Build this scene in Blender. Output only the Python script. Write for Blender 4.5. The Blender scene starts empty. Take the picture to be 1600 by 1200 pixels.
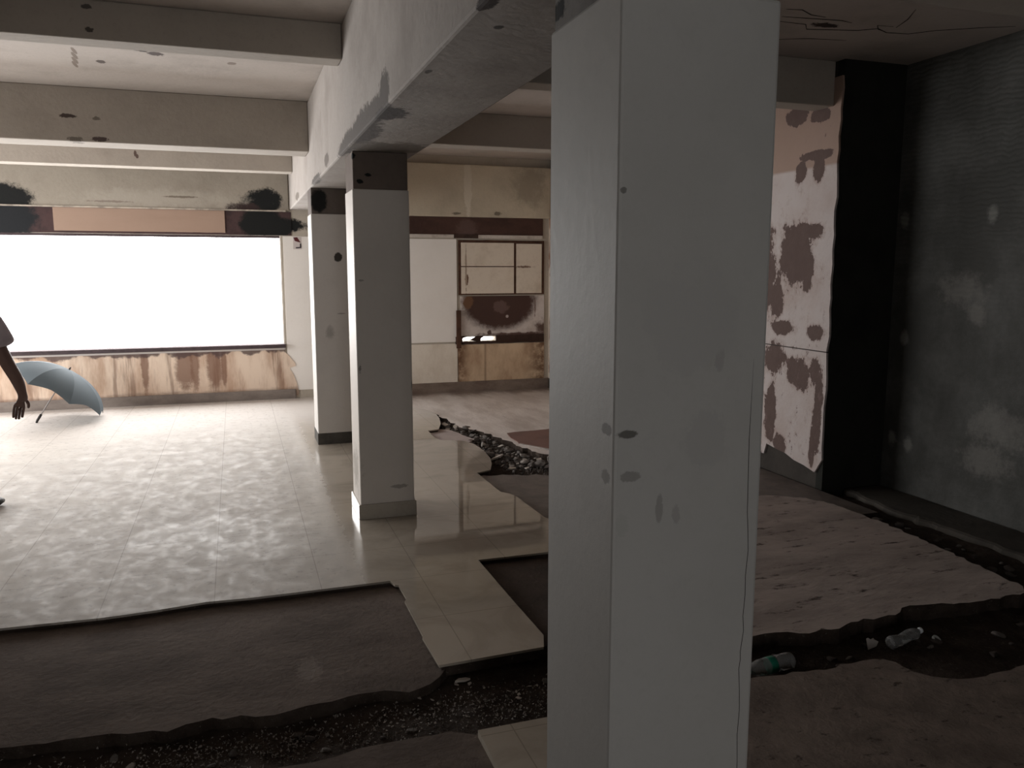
import bpy, bmesh, math, random
from mathutils import Vector, Matrix, noise as mnoise

# ---------------------------------------------------------------- camera, world, light, exposure
S = bpy.context.scene
COL = S.collection
cam = bpy.data.cameras.new('camera')
cam.sensor_width = 36.0
cam.lens = 1262.0 * 36.0 / 1600.0
cam.clip_start = 0.05
co = bpy.data.objects.new('camera', cam)
COL.objects.link(co)
co.location = (0, 0, 1.6)
co.rotation_euler = (math.radians(90 - 8.1), 0, math.radians(-18.8))
S.camera = co

W = bpy.data.worlds.new('overcast_sky')
S.world = W
W.use_nodes = True
bg = W.node_tree.nodes['Background']
bg.inputs[0].default_value = (1.0, 0.985, 0.975, 1)
bg.inputs[1].default_value = 12.0

S.view_settings.view_transform = 'Standard'
S.view_settings.look = 'None'
S.view_settings.gamma = 1.0
S.view_settings.use_curve_mapping = False
S.view_settings.exposure = 0.0
try:
    S.cycles.max_bounces = 10
    S.cycles.diffuse_bounces = 8
    S.cycles.caustics_reflective = False
    S.cycles.caustics_refractive = False
except Exception:
    pass


def portal(name, loc, rot, sx, sy):
    """sampling portal lying in a window or added wall opening (gives no light of its own)"""
    l = bpy.data.lights.new(name, 'AREA')
    l.shape = 'RECTANGLE'
    l.size, l.size_y = sx, sy
    l.cycles.is_portal = True
    o = bpy.data.objects.new(name, l)
    COL.objects.link(o)
    o.location = loc
    o.rotation_euler = rot
    return o


XL, XN, YN = -4.6, -2.0, 5.05                         # left wall of the far half, added light-blocking near wall, and where it steps
WX0, WX1, WZ0, WZ1 = -4.3, 0.55, 0.66, 2.0          # far window opening
LY0, LY1 = 6.3, 9.9                                 # unseen opening added in the left wall for side light
BX0, BX1 = -.45, .20                               # unseen opening added in the back wall as fill light
portal('window_portal', ((WX0 + WX1) / 2, 10.42, (WZ0 + WZ1) / 2), (math.radians(-90), 0, 0), WX1 - WX0, WZ1 - WZ0)
portal('added_side_opening_portal', (XL - .05, (LY0 + LY1) / 2, 1.35), (0, math.radians(-90), 0), 1.7, LY1 - LY0)
portal('added_back_opening_portal', ((BX0 + BX1) / 2, -4.05, 1.05), (math.radians(90), 0, 0), BX1 - BX0, 2.1)

RND = random.Random(7)
PI = math.pi

# ---------------------------------------------------------------- object helpers


def tag(o, label=None, cat=None, group=None, kind=None):
    if label: o['label'] = label
    if cat: o['category'] = cat
    if group: o['group'] = group
    if kind: o['kind'] = kind
    return o


def empty(name, loc, rz=0):
    o = bpy.data.objects.new(name, None)
    o.location = loc
    o.rotation_euler = (0, 0, rz)
    o.empty_display_size = 0.1
    COL.objects.link(o)
    return o


class MB:
    def __init__(s):
        s.bm = bmesh.new()

    def box(s, x0, x1, y0, y1, z0, z1):
        v = [s.bm.verts.new(p) for p in ((x0, y0, z0), (x1, y0, z0), (x1, y1, z0), (x0, y1, z0),
                                         (x0, y0, z1), (x1, y0, z1), (x1, y1, z1), (x0, y1, z1))]
        for f in ((3, 2, 1, 0), (4, 5, 6, 7), (0, 1, 5, 4), (1, 2, 6, 5), (2, 3, 7, 6), (3, 0, 4, 7)):
            s.bm.faces.new([v[i] for i in f])
        return s

    def prism(s, poly, fn0, fn1):
        a = [s.bm.verts.new(fn0(*p)) for p in poly]
        b = [s.bm.verts.new(fn1(*p)) for p in poly]
        n = len(poly)
        s.bm.faces.new(a)
        s.bm.faces.new(list(reversed(b)))
        for i in range(n):
            j = (i + 1) % n
            s.bm.faces.new((a[j], a[i], b[i], b[j]))
        return s

    def slab(s, poly, z0, z1):
        return s.prism(poly, lambda x, y: (x, y, z0), lambda x, y: (x, y, z1))

    def panel_y(s, poly, y0, y1):
        return s.prism(poly, lambda x, z: (x, y0, z), lambda x, z: (x, y1, z))

    def panel_x(s, poly, x0, x1):
        return s.prism(poly, lambda y, z: (x0, y, z), lambda y, z: (x1, y, z))

    def tube(s, pts, rad, n=10, caps=True, flat=1.0, up=None):
        pts = [Vector(p) for p in pts]
        if not isinstance(rad, (list, tuple)): rad = [rad] * len(pts)
        rings = []
        prev = None
        for i, p in enumerate(pts):
            t = (pts[min(i + 1, len(pts) - 1)] - pts[max(i - 1, 0)]).normalized()
            ref = Vector(up) if up else (Vector((0, 0, 1)) if abs(t.z) < 0.9 else Vector((1, 0, 0)))
            if prev is not None and not up: ref = prev
            u = t.cross(ref)
            if u.length < 1e-5: u = t.cross(Vector((0.3, 1, 0.2)))
            u.normalize()
            w = u.cross(t).normalized()
            prev = w
            rings.append([s.bm.verts.new(p + u * math.cos(2 * PI * k / n) * rad[i] + w * math.sin(2 * PI * k / n) * rad[i] * flat)
                          for k in range(n)])
        for a, b in zip(rings, rings[1:]):
            for k in range(n):
                s.bm.faces.new((a[k], a[(k + 1) % n], b[(k + 1) % n], b[k]))
        if caps:
            s.bm.faces.new(list(reversed(rings[0])))
            s.bm.faces.new(rings[-1])
        return s

    def build(s, name, mat, parent=None, smooth=False, bevel=0, seg=2, side=None):
        bmesh.ops.recalc_face_normals(s.bm, faces=s.bm.faces[:])
        me = bpy.data.meshes.new(name)
        s.bm.to_mesh(me)
        s.bm.free()
        me.materials.append(mat)
        if side:  # upright faces take this darker material, standing in for edge shade
            me.materials.append(side)
            for p_ in me.polygons:
                if abs(p_.normal.z) < .5: p_.material_index = 1
        if smooth:
            me.polygons.foreach_set('use_smooth', [True] * len(me.polygons))
        o = bpy.data.objects.new(name, me)
        COL.objects.link(o)
        if parent: o.parent = parent
        if bevel:
            m = o.modifiers.new('edge', 'BEVEL')
            m.width = bevel
            m.segments = seg
            m.limit_method = 'ANGLE'
        return o


def struct(o, label, cat):
    return tag(o, label, cat, kind='structure')


def rough(poly, amp, step=0.12, seed=1, closed=True, skip=()):
    """subdivide a polygon outline and jitter it (a broken edge); edges listed in skip stay straight"""
    r = random.Random(seed)
    out = []
    n = len(poly)
    for i in range(n):
        a, b = Vector(poly[i]), Vector(poly[(i + 1) % n])
        out.append(tuple(a))
        if i in skip: continue
        k = max(1, int((b - a).length / step))
        d = (b - a).normalized()
        nn = Vector((-d.y, d.x))
        for j in range(1, k):
            t = j / k + r.uniform(-.25, .25) / k
            out.append(tuple(a.lerp(b, t) + nn * r.uniform(-amp, amp)))
    return out


# ---------------------------------------------------------------- material helpers


class NT:
    def __init__(s, name):
        s.m = bpy.data.materials.new(name)
        s.m.use_nodes = True
        s.t = s.m.node_tree
        s.b = s.t.nodes['Principled BSDF']
        s.co = s.n('ShaderNodeTexCoord').outputs['Object']

    def n(s, kind, **kw):
        nd = s.t.nodes.new(kind)
        for k, v in kw.items(): setattr(nd, k, v)
        return nd

    def put(s, sock, v):
        if hasattr(v, 'is_linked') or hasattr(v, 'links'): s.t.links.new(v, sock)
        else:
            if isinstance(v, tuple) and len(v) == 3 and sock.type == 'RGBA': v = v + (1,)
            sock.default_value = v

    def math(s, op, a, b=0.0, clamp=False):
        nd = s.n('ShaderNodeMath', operation=op, use_clamp=clamp)
        s.put(nd.inputs[0], a)
        s.put(nd.inputs[1], b)
        return nd.outputs[0]

    def vmath(s, op, a, b=None):
        nd = s.n('ShaderNodeVectorMath', operation=op)
        s.put(nd.inputs[0], a)
        if b is not None: s.put(nd.inputs[1], b)
        return nd.outputs['Value'] if op == 'LENGTH' else nd.outputs[0]

    def noise(s, scale, detail=4, rough=.6, stretch=None, off=(0, 0, 0), dist=0.0):
        c = s.vmath('ADD', s.co, off)
        if stretch: c = s.vmath('MULTIPLY', c, stretch)
        nd = s.n('ShaderNodeTexNoise')
        nd.inputs['Scale'].default_value = scale
        nd.inputs['Detail'].default_value = detail
        nd.inputs['Roughness'].default_value = rough
        nd.inputs['Distortion'].default_value = dist
        s.t.links.new(c, nd.inputs['Vector'])
        return nd.outputs['Fac']

    def smooth(s, v, a, b, lo=0.0, hi=1.0):
        nd = s.n('ShaderNodeMapRange', interpolation_type='SMOOTHSTEP')
        s.put(nd.inputs['Value'], v)
        s.put(nd.inputs['From Min'], a)
        s.put(nd.inputs['From Max'], b)
        s.put(nd.inputs['To Min'], lo)
        s.put(nd.inputs['To Max'], hi)
        return nd.outputs[0]

    def mix(s, f, a, b):
        nd = s.n('ShaderNodeMix', data_type='RGBA')
        s.put(nd.inputs[0], f)
        s.put(nd.inputs[6], a)
        s.put(nd.inputs[7], b)
        return nd.outputs[2]

    def blob(s, c, r, amp=.35, nscale=14, edge=None):
        edge = edge or (.55 if amp >= .8 else .16)
        """irregular stain: an ellipsoid in object space with a noisy rim"""
        d = s.vmath('SUBTRACT', s.co, c)
        d = s.vmath('MULTIPLY', d, tuple(1.0 / x for x in r))
        l = s.vmath('LENGTH', d)
        nz = s.noise(nscale, 8, .78, off=(c[0] * 3.1, c[1] * 1.7, c[2] * 2.3))
        l = s.math('ADD', l, s.math('MULTIPLY', s.math('SUBTRACT', nz, .5), amp * 4.2))
        return s.smooth(l, 1.0 - edge, 1.0 + edge, 1.0, 0.0)

    def sep(s):
        nd = s.n('ShaderNodeSeparateXYZ')
        s.t.links.new(s.co, nd.inputs[0])
        return nd.outputs

    def bump(s, h, strength=.3, dist=.01):
        nd = s.n('ShaderNodeBump')
        nd.inputs['Strength'].default_value = strength
        nd.inputs['Distance'].default_value = dist
        s.t.links.new(h, nd.inputs['Height'])
        s.t.links.new(nd.outputs[0], s.b.inputs['Normal'])

    def done(s, col, rough=.8, spec=.3, **kw):
        s.put(s.b.inputs['Base Color'], col)
        s.put(s.b.inputs['Roughness'], rough)
        s.b.inputs['Specular IOR Level'].default_value = spec
        for k, v in kw.items(): s.put(s.b.inputs[k], v)
        return s.m


def plaster(name, base, dark, scale=3.0, lo=.35, hi=.75, amt=.6, blobs=(), rough_=.85, bump=.25, streak=None, fine=True, spec=.25):
    t = NT(name)
    n1 = t.noise(scale, 6, .65, stretch=streak)
    f = t.math('MULTIPLY', t.smooth(n1, lo, hi), amt)
    c = t.mix(f, base, dark)
    if fine:
        n2 = t.noise(38, 3, .7)
        c = t.mix(t.math('MULTIPLY', t.smooth(n2, .5, .75), .25), c, dark)
    for (ctr, r, col, amp, ns) in blobs:
        c = t.mix(t.blob(ctr, r, amp, ns), c, col)
    h = t.noise(25, 5, .6)
    t.bump(h, bump, .01)
    return t.done(c, rough_, spec)


def flat(name, col, rough_=.6, spec=.3, var=.0, scale=12, **kw):
    t = NT(name)
    c = col
    if var:
        n = t.noise(scale, 4, .6)
        c = t.mix(t.smooth(n, .35, .7), col, tuple(x * (1 - var) for x in col))
    return t.done(c, rough_, spec, **kw)


BLK = (.012, .013, .013)
BRN = (.055, .033, .026)
DKB = (.035, .024, .02)
CONC = (.095, .083, .075)
SM = (.07, .062, .054)

M_ceil = plaster('ceiling_plaster', (.46, .415, .38), (.30, .265, .235), 2.2, .45, .8, .6, blobs=[
    ((-.945, 6.28, 3.04), (.013, .09, .05), (.22, .18, .15), .2, 30), ((-.965, 6.42, 3.04), (.014, .1, .05), (.22, .18, .15), .2, 30), ((-.985, 6.56, 3.04), (.014, .1, .05), (.22, .18, .15), .2, 30), ((-1.005, 6.68, 3.04), (.013, .1, .05), (.22, .18, .15), .2, 30), ((-.82, 6.54, 3.04), (.03, .05, .05), (.1, .08, .07), .3, 30),
    ((-.52, 6.11, 3.04), (.05, .05, .05), DKB, .5, 30), ((-.44, 6.19, 3.04), (.05, .05, .05), (.08, .06, .055), .5, 30), ((.05, 6.3, 3.04), (.03, .04, .05), (.25, .21, .18), .4, 30),
    ((3.4, 4.2, 3.04), (.09, .04, .05), DKB, .6, 30)])
M_beam = plaster('cross_beam_plaster', (.36, .325, .285), (.25, .22, .19), 2.6, .4, .8, .5, blobs=[
    ((-1.207, 7.47, 2.81), (.06, .1, .016), (.06, .045, .04), .7, 40), ((-1.0, 7.47, 2.80), (.03, .1, .014), (.16, .14, .12), .7, 40),
    ((-1.16, 7.5, 2.630), (.06, .12, .02), (.16, .14, .12), .7, 40), ((-.98, 7.47, 2.640), (.06, .05, .02), (.08, .06, .055), .7, 40),
    ((-.69, 5.1, 3.0), (.025, .1, .012), (.10, .09, .08), .6, 40), ((-.684, 5.1, 2.883), (.02, .1, .014), (.08, .07, .06), .6, 40),
    ((-.93, 9.55, 2.80), (.014, .1, .03), (.1, .07, .06), .4, 40), ((-.915, 9.55, 2.775), (.014, .1, .025), (.1, .07, .06), .4, 40), ((3.0, 7.5, 2.76), (.06, .1, .03), DKB, .5, 25)])
M_main = plaster('main_beam_plaster', (.36, .33, .305), (.22, .195, .175), 1.9, .4, .75, .65, blobs=[
    ((.66, 3.72, 2.37), (.05, .13, .10), CONC, .5, 18), ((.66, 4.0, 2.34), (.05, .25, .07), CONC, .5, 18), ((.66, 4.4, 2.345), (.05, .40, .075), CONC, .5, 18),
    ((.66, 4.95, 2.33), (.06, .45, .07), CONC, .5, 18), ((.70, 3.85, 2.30), (.10, .17, .03), (.05, .042, .038), .5, 22),
    ((.69, 4.5, 2.30), (.08, .40, .03), CONC, .5, 16), ((.9, 4.9, 2.30), (.3, .22, .03), (.17, .15, .13), .6, 12),
    ((.66, 6.95, 2.33), (.05, .35, .03), CONC, .5, 14), ((.66, 6.1, 2.38), (.05, .14, .045), (.15, .13, .115), .5, 14),
    ((.66, 9.0, 2.36), (.05, .25, .04), (.16, .14, .12), .5, 14),
    ((.675, 2.19, 2.31), (.03, .07, .03), DKB, .5, 30), ((.775, 2.4, 2.31), (.015, .02, .03), SM, .4, 40),
    ((.70, 3.0, 2.31), (.012, .03, .03), (.1, .085, .075), .4, 40)], bump=.35)

# ---------------------------------------------------------------- the room shell
CZ = 3.04
X0, X1, Y0, Y1 = XL, 4.61, -4.0, 10.35

o = MB().box(X0 - .3, X1 + .4, Y0 - .3, Y1 + .3, CZ, CZ + .2).build('ceiling', M_ceil)
struct(o, 'dirty off-white plastered ceiling slab between the concrete beams', 'ceiling')
# cracks in the ceiling plaster, thin dark flakes lying on its face
M_crack = flat('crack_dark', (.02, .017, .014), .9)
for pts in ([(2.99, 4.02), (3.08, 4.0), (3.19, 4.06), (3.3, 4.07)], [(3.05, 4.14), (3.2, 4.12), (3.43, 4.09), (3.52, 4.11)],
            [(3.1, 4.22), (3.28, 4.22), (3.35, 4.30), (3.66, 4.22), (3.75, 4.15), (3.86, 4.2), (4.01, 4.18), (4.11, 4.07), (4.35, 3.92), (4.5, 3.85)],
            [(3.70, 4.1), (3.76, 4.16), (3.84, 4.19)], [(3.70, 4.1), (3.81, 4.09)], [(3.84, 4.1), (3.78, 3.95), (3.68, 3.79)],
            [(3.3, 4.55), (3.5, 4.46), (3.75, 4.42)]):
    MB().tube([(x, y, CZ) for x, y in pts], [.002] + [.0032] * (len(pts) - 2) + [.0015], 6).build('crack', M_crack, o)

# far wall: solid pieces round the window opening (one mesh)
M_far = plaster('far_wall_plaster', (.50, .455, .39), (.33, .29, .24), 2.4, .4, .8, .6, streak=(1, 1, .6), blobs=[
    ((.30, 10.35, 2.2), (.28, .2, .18), BLK, .35, 9), ((.55, 10.35, 2.13), (.3, .2, .09), BLK, .4, 9),
    ((-2.35, 10.35, 2.2), (.42, .2, .24), BLK, .3, 9)])
m = MB()
m.box(X0 - .2, WX0, Y1, Y1 + .2, -.3, CZ)
m.box(WX0, WX1, Y1, Y1 + .2, -.3, WZ0 - .02)
m.box(WX0, WX1, Y1, Y1 + .2, WZ1, CZ)
m.box(WX1, 2.80, Y1, Y1 + .2, -.3, CZ)
m.box(2.80, 3.30, Y1, Y1 + .2, -.3, .645)
m.box(2.80, 3.30, Y1, Y1 + .2, .705, CZ)
m.box(3.30, X1, Y1, Y1 + .2, -.3, CZ)
o = m.build('wall_far', M_far)
struct(o, 'far wall of stained plaster around the big bright window', 'wall')

# plaster lintel standing proud of the far wall
M_lint = plaster('lintel_plaster', (.35, .315, .265), (.24, .21, .175), 2.0, .38, .75, .6, blobs=[
    ((.33, 10.32, 2.36), (.24, .1, .16), BLK, .4, 9), ((.12, 10.32, 2.33), (.2, .1, .055), (.04, .026, .025), .5, 9),
    ((.42, 10.32, 2.42), (.15, .1, .14), BLK, .4, 9),
    ((-2.37, 10.32, 2.36), (.30, .1, .17), BLK, .3, 9), ((-.8, 10.32, 2.40), (.7, .1, .10), (.40, .365, .315), .8, 6),
    ((-.55, 10.32, 2.43), (.18, .1, .012), (.2, .17, .14), .75, 20), ((-1.3, 10.32, 2.36), (.2, .1, .012), (.26, .22, .19), .75, 20)])
o = MB().box(X0, .66, Y1 - .025, Y1, 2.30, CZ).build('trim_1', M_lint, bevel=.006)
struct(o, 'stained tan plaster lintel above the window with black soot patches', 'lintel')
o = MB().box(X0, .62, Y1 - .036, Y1, 2.285, 2.302).build('trim_2', flat('lip_cream', (.55, .49, .42), .8, var=.5, scale=9))
struct(o, 'thin cream lip of broken plaster along the bottom of the window lintel', 'trim')
M_lint2 = plaster('lintel_cream', (.56, .49, .38), (.36, .31, .24), 2.2, .35, .8, .6, blobs=[
    ((3.75, 10.3, 2.7), (.22, .1, .25), (.36, .31, .24), .8, 5), ((2.9, 10.3, 2.7), (.05, .1, .5), (.62, .56, .46), .6, 5),
    ((3.3, 10.3, 2.32), (.05, .1, .025), (.2, .17, .13), .7, 30), ((2.75, 10.3, 2.31), (.06, .1, .015), (.2, .17, .13), .7, 30)])
o = MB().box(1.112, 4.05, Y1 - .06, Y1, 2.27, 2.93).build('trim_3', M_lint2, bevel=.008)
struct(o, 'cream plastered lintel above the brown band of the alcove', 'lintel')

# brown band and tan board above the window
M_band = plaster('brown_band_paint', (.075, .045, .045), (.04, .027, .028), 5, .4, .7, .8, blobs=[
    ((.33, 10.34, 2.15), (.24, .1, .2), BLK, .3, 9), ((.5, 10.34, 2.1), (.25, .1, .12), BLK, .4, 9),
    ((-2.4, 10.34, 2.15), (.36, .1, .25), (.018, .02, .023), .3, 7)])
o = MB().box(X0, .68, Y1 - .008, Y1, 2.005, 2.285).build('trim_4', M_band)
struct(o, 'dark purple-brown band along the head of the window', 'trim')
M_band2 = plaster('alcove_band_paint', (.085, .045, .035), (.05, .027, .022), 4, .35, .7, .8, streak=(1, 1, 2), blobs=[
    ((2.9, 10.34, 2.1), (.12, .1, .12), (.12, .075, .065), .8, 8)])
o = MB().box(1.3, 3.96, Y1 - .012, Y1, 2.045, 2.268).build('trim_5', M_band2)
struct(o, 'dark reddish-brown painted band over the panelled alcove wall', 'trim')

# window: opening with its dark sill rail and head rail, open to the overcast sky
M_sill = plaster('sill_dark', (.08, .06, .065), (.045, .035, .037), 9, .4, .7, .7)
root = empty('window_1', ((WX0 + WX1) / 2, Y1, WZ0))
struct(root, 'wide opening filled with blown-out daylight above a low stained wall', 'window')


def loc_build(mb, name, mat, root, **kw):
    o = mb.build(name, mat, root, **kw)
    o.matrix_parent_inverse = Matrix.Translation(-Vector(root.location))
    return o


loc_build(MB().box(WX0, WX1 + .01, Y1 - .05, Y1 + .16, WZ0 - .022, WZ0 + .022), 'sill', M_sill, root, bevel=.004)
loc_build(MB().box(WX0, WX1, Y1 - .02, Y1 - .0, WZ0 - .047, WZ0 - .025), 'sill_trim', flat('sill_white', (.6, .55, .52), .7), root)
loc_build(MB().box(WX0, WX1, Y1 + .02, Y1 + .08, WZ1 - .028, WZ1 + .006), 'head_rail', M_sill, root)
rj = rough([(0, WZ0), (.022, WZ0), (.022, WZ1), (0, WZ1)], .006, .08, 4, skip=(2, 3))
loc_build(MB().panel_y([(WX1 - .012 + x, z) for x, z in rj], Y1 + .01, Y1 + .15), 'jamb', flat('jamb_white', (.68, .65, .63), .7), root)

# lower wall under the window: stained tan lining with a torn end, white sheet beyond it
M_dado = NT('stained_dado')
t = M_dado
c = t.mix(t.smooth(t.noise(3.2, 5, .65, stretch=(1, 1, .25)), .40, .66), (.78, .64, .52), (.50, .345, .25))
c = t.mix(t.math('MULTIPLY', t.smooth(t.noise(8, 5, .6, stretch=(1.2, 1, .12), off=(3, 0, 0)), .54, .68), .6), c, (.20, .115, .08))
for cx, w_ in ((-.62, .10), (-.50, .05), (-.28, .09), (-.17, .03), (-1.05, .04)):
    c = t.mix(t.math('MULTIPLY', t.blob((cx, 10.34, .45), (w_, .1, .28), .35, 9, .3), .8), c, (.20, .105, .07))
z = t.sep()[2]
top = t.smooth(t.math('ADD', z, t.math('MULTIPLY', t.math('SUBTRACT', t.noise(5, 4, .6), .5), .26)), .565, .60)
c = t.mix(t.math('MULTIPLY', top, .85), c, (.085, .055, .055))
low = t.smooth(t.math('ADD', z, t.math('MULTIPLY', t.math('SUBTRACT', t.noise(7, 4, .6, stretch=(.4, 1, 1)), .5), .12)), .16, .11)
c = t.mix(t.math('MULTIPLY', low, .6), c, (.14, .08, .06))
t.bump(t.noise(20, 4, .6), .2)
M_dado = t.done(c, .75, .3)
jag = [(X0, .03), (.689, .03), (.70, .08), (.686, .14), (.675, .2), (.645, .29), (.60, .37), (.603, .385), (.672, .405), (.665, .44), (.60, .53), (.556, .575), (.55, .62), (X0, .62)]
o = MB().panel_y(jag, Y1 - .014, Y1).build('trim_6', M_dado)
struct(o, 'rust-streaked tan wall lining under the window with a torn jagged end', 'wall lining')
M_skirt = plaster('skirting_grey', (.27, .235, .21), (.15, .12, .11), 6, .35, .7, .7, streak=(.4, 1, 1))
o = MB().box(X0, .66, Y1 - .028, Y1, -.01, .115).build('baseboard_far', M_skirt, bevel=.004)
struct(o, 'grey-brown skirting tiles below the window wall', 'baseboard')

M_white = plaster('white_sheet', (.90, .87, .83), (.82, .78, .73), 2.5, .4, .8, .5, bump=.08, spec=.4)
M_cream = plaster('cream_panel', (.80, .74, .65), (.58, .50, .40), 3, .42, .75, .6, bump=.1, streak=(1, 1, .5))


def wall_panel(name, x0, x1, z0, z1, mat, label, th=.008, cat='panel', y=Y1):
    o = MB().box(x0, x1, y - th, y, z0, z1).build(name, mat, bevel=.0015)
    return tag(o, label, cat)


wall_panel('wall_panel', .575, 1.40, .10, 1.995, M_white, 'tall white wall sheet between the window and the farthest pillar', .006)
wall_panel('wall_panel', 1.405, 2.755, .645, 1.985, M_white, 'large plain white wall sheet between the middle pillar and the gridded board', .012)
wall_panel('wall_panel', 1.405, 2.755, .11, .622, M_cream, 'low cream wall sheet under the plain white sheet', .012)
wall_panel('fascia_board', -1.885, -.08, 2.028, 2.284, plaster('tan_board', (.385, .275, .215), (.34, .24, .185), 3, .4, .7, .5, bump=.06, streak=(.3, 1, 2)),
           'plain tan board fixed above the window on the dark band', .02, 'board')
o = MB().box(1.3, 3.95, Y1 - .018, Y1, 2.0, 2.042).build('trim_7', plaster('white_strip', (.62, .57, .52), (.3, .24, .2), 5, .45, .7, .8))
struct(o, 'narrow white strip under the brown alcove band', 'trim')
o = MB().box(2.72, 3.05, Y1 - .021, Y1 - .012, 1.998, 2.046).build('trim_8', flat('stained_strip', (.07, .04, .03), .8, var=.5))
struct(o, 'dark brown stained length of the white strip over the gridded board', 'trim')
# little torn sticker on the white sheet beside the window
st = empty('wall_sticker', (.745, Y1 - .006, 1.93))
tag(st, 'small torn sticker with dark red marks on the white sheet by the window corner', 'sticker')
MB().box(-.05, .05, -.002, 0, -.09, .06).build('paper', flat('sticker_paper', (.62, .56, .55), .6), st)
M_red = flat('sticker_red', (.10, .02, .022), .6)
MB().panel_y([(-.045, .05), (.0, .055), (.04, -.01), (.0, .0), (-.03, .01)], -.004, -.002).build('red_mark', M_red, st)
MB().panel_y([(.03, -.02), (.045, -.02), (.045, -.075), (-.02, -.08), (-.02, -.066), (.03, -.062)], -.004, -.002).build('dark_mark', flat('sticker_dark', (.03, .022, .03), .6), st)

# gridded board of the alcove
gb = empty('gridded_wall_board', (3.38, Y1, 1.26))
tag(gb, 'cream board divided by rusty brown joints, hung in the alcove beside the white sheet', 'board')
M_rust = plaster('rusty_joint', (.10, .05, .032), (.05, .026, .018), 12, .4, .7, .8)
M_gcream = plaster('grid_cream', (.74, .66, .56), (.52, .43, .34), 3, .45, .75, .6, blobs=[
    ((-.49, 0, .2), (.025, .1, .07), (.16, .09, .06), .6, 25), ((-.5, 0, .35), (.012, .1, .3), (.4, .32, .25), .5, 20),
    ((.30, 0, .37), (.1, .1, .012), (.2, .13, .1), .9, 20)], bump=.1)
MB().box(-.60, .60, -.010, 0, 0, .715).build('backing', M_rust, gb)
for (a, b, z0, z1) in ((-.565, .165, .378, .682), (-.565, .165, .018, .366), (.20, .562, .018, .675)):
    MB().box(a, b, -.016, -.0105, z0, z1).build('panel', M_gcream, gb)
MB().tube([(-.54, -.02, .70), (-.2, -.022, .712), (.2, -.02, .695), (.57, -.02, .69), (.583, -.02, .62)], .007, 6).build('loose_trim', M_rust, gb)
# glue patch board and slit under it
wb = empty('glue_stained_board', (3.38, Y1, .70))
tag(wb, 'pale board with a large half-round patch of dark brown glue under the gridded board', 'board')
M_glue = plaster('glue_board', (.66, .60, .57), (.44, .37, .34), 4, .42, .75, .7, blobs=[
    ((-.04, 0, .46), (.52, .1, .37), (.075, .042, .034), .10, 16), ((-.02, 0, .40), (.10, .1, .08), (.14, .09, .08), .5, 10),
    ((-.47, 0, .47), (.07, .1, .09), (.16, .085, .05), .4, 12), ((.07, 0, .27), (.02, .1, .02), (.5, .42, .4), .2, 30),
    ((.60, 0, .10), (.12, .1, .1), (.12, .075, .06), .8, 9), ((-.18, 0, .06), (.03, .1, .03), (.12, .08, .07), .5, 30),
    ((.47, 0, .40), (.01, .1, .13), (.2, .14, .12), .6, 20), ((.2, 0, .03), (.5, .1, .02), (.1, .06, .05), .9, 9)])
MB().box(-.575, .60, -.014, 0, .02, .545).build('sheet', M_glue, wb)
MB().box(-.64, -.58, -.046, -.0215, -.14, .36).build('batten', M_rust, wb)
# dark rail over the slit, broken open to the daylight in two places
rail = plaster('slit_rail', (.055, .030, .022), (.03, .018, .014), 8, .4, .7, .6)
m = MB()
m.panel_y(rough([(-.65, .0), (.60, .0), (.60, .1), (.25, .12), (-.06, .10), (-.08, .07), (-.28, .062), (-.31, .10), (-.35, .06), (-.38, .06), (-.41, .10), (-.65, .1)], .004, .05, 9), Y1 - .02, Y1 + .0)
sr = empty('slit_rail', (3.38, Y1, .612))
for v in m.bm.verts: v.co.y -= Y1
m.bm.free()
m = MB()
m.panel_y(rough([(-.65, 0), (-.585, 0), (-.585, .1), (-.65, .1)], .004, .05, 9), -.02, 0)
m.panel_y(rough([(-.585, .0), (.60, .0), (.60, .035), (-.585, .03)], .003, .05, 3), -.02, 0)
m.panel_y(rough([(-.585, .03), (-.56, .03), (-.55, .08), (-.52, .085), (-.52, .105), (-.585, .105)], .002, .05, 3), -.02, 0)
m.panel_y(rough([(-.36, .03), (-.31, .03), (-.30, .07), (-.25, .105), (-.36, .105), (-.44, .06), (-.50, .066), (-.505, .105), (-.515, .105), (-.51, .06), (-.42, .045)], .0015, .05, 3), -.02, 0)
m.panel_y(rough([(-.09, .03), (.60, .03), (.60, .11), (-.09, .11)], .004, .06, 5), -.02, 0)
m.build('rail', rail, sr)
tag(sr, 'rotten dark brown rail with ragged holes letting bright daylight through, under the glue-stained board', 'rail')
# low rusty panels under the slit
M_rdado = NT('rusty_dado')
t = M_rdado
c = t.mix(t.smooth(t.noise(3, 5, .65, stretch=(1, 1, .5)), .38, .7), (.64, .49, .34), (.42, .28, .18))
xx = t.sep()[0]
ed = t.math('MAXIMUM', t.smooth(xx, 2.95, 2.78), t.smooth(xx, 3.62, 3.98))
ed = t.math('MULTIPLY', ed, t.smooth(t.noise(9, 5, .65), .3, .6))
c = t.mix(t.math('MULTIPLY', ed, .9), c, (.13, .06, .03))
c = t.mix(t.math('MULTIPLY', t.smooth(t.math('ABSOLUTE', t.math('SUBTRACT', xx, 3.14)), .025, .0), .6), c, (.22, .13, .08))
M_rdado = t.done(c, .75, .3)
wall_panel('wall_panel', 2.765, 3.985, .11, .605, M_rdado, 'low tan sheet with rust-brown edges under the slit with the bright holes', .012)
o = MB().box(1.0, 4.05, Y1 - .028, Y1, -.03, .11).build('baseboard_alcove', plaster('alcove_skirting', (.25, .20, .165), (.12, .08, .065), 5, .35, .7, .8, streak=(.5, 1, 1)), bevel=.004)
struct(o, 'brown-grey skirting below the alcove wall sheets', 'baseboard')

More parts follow.
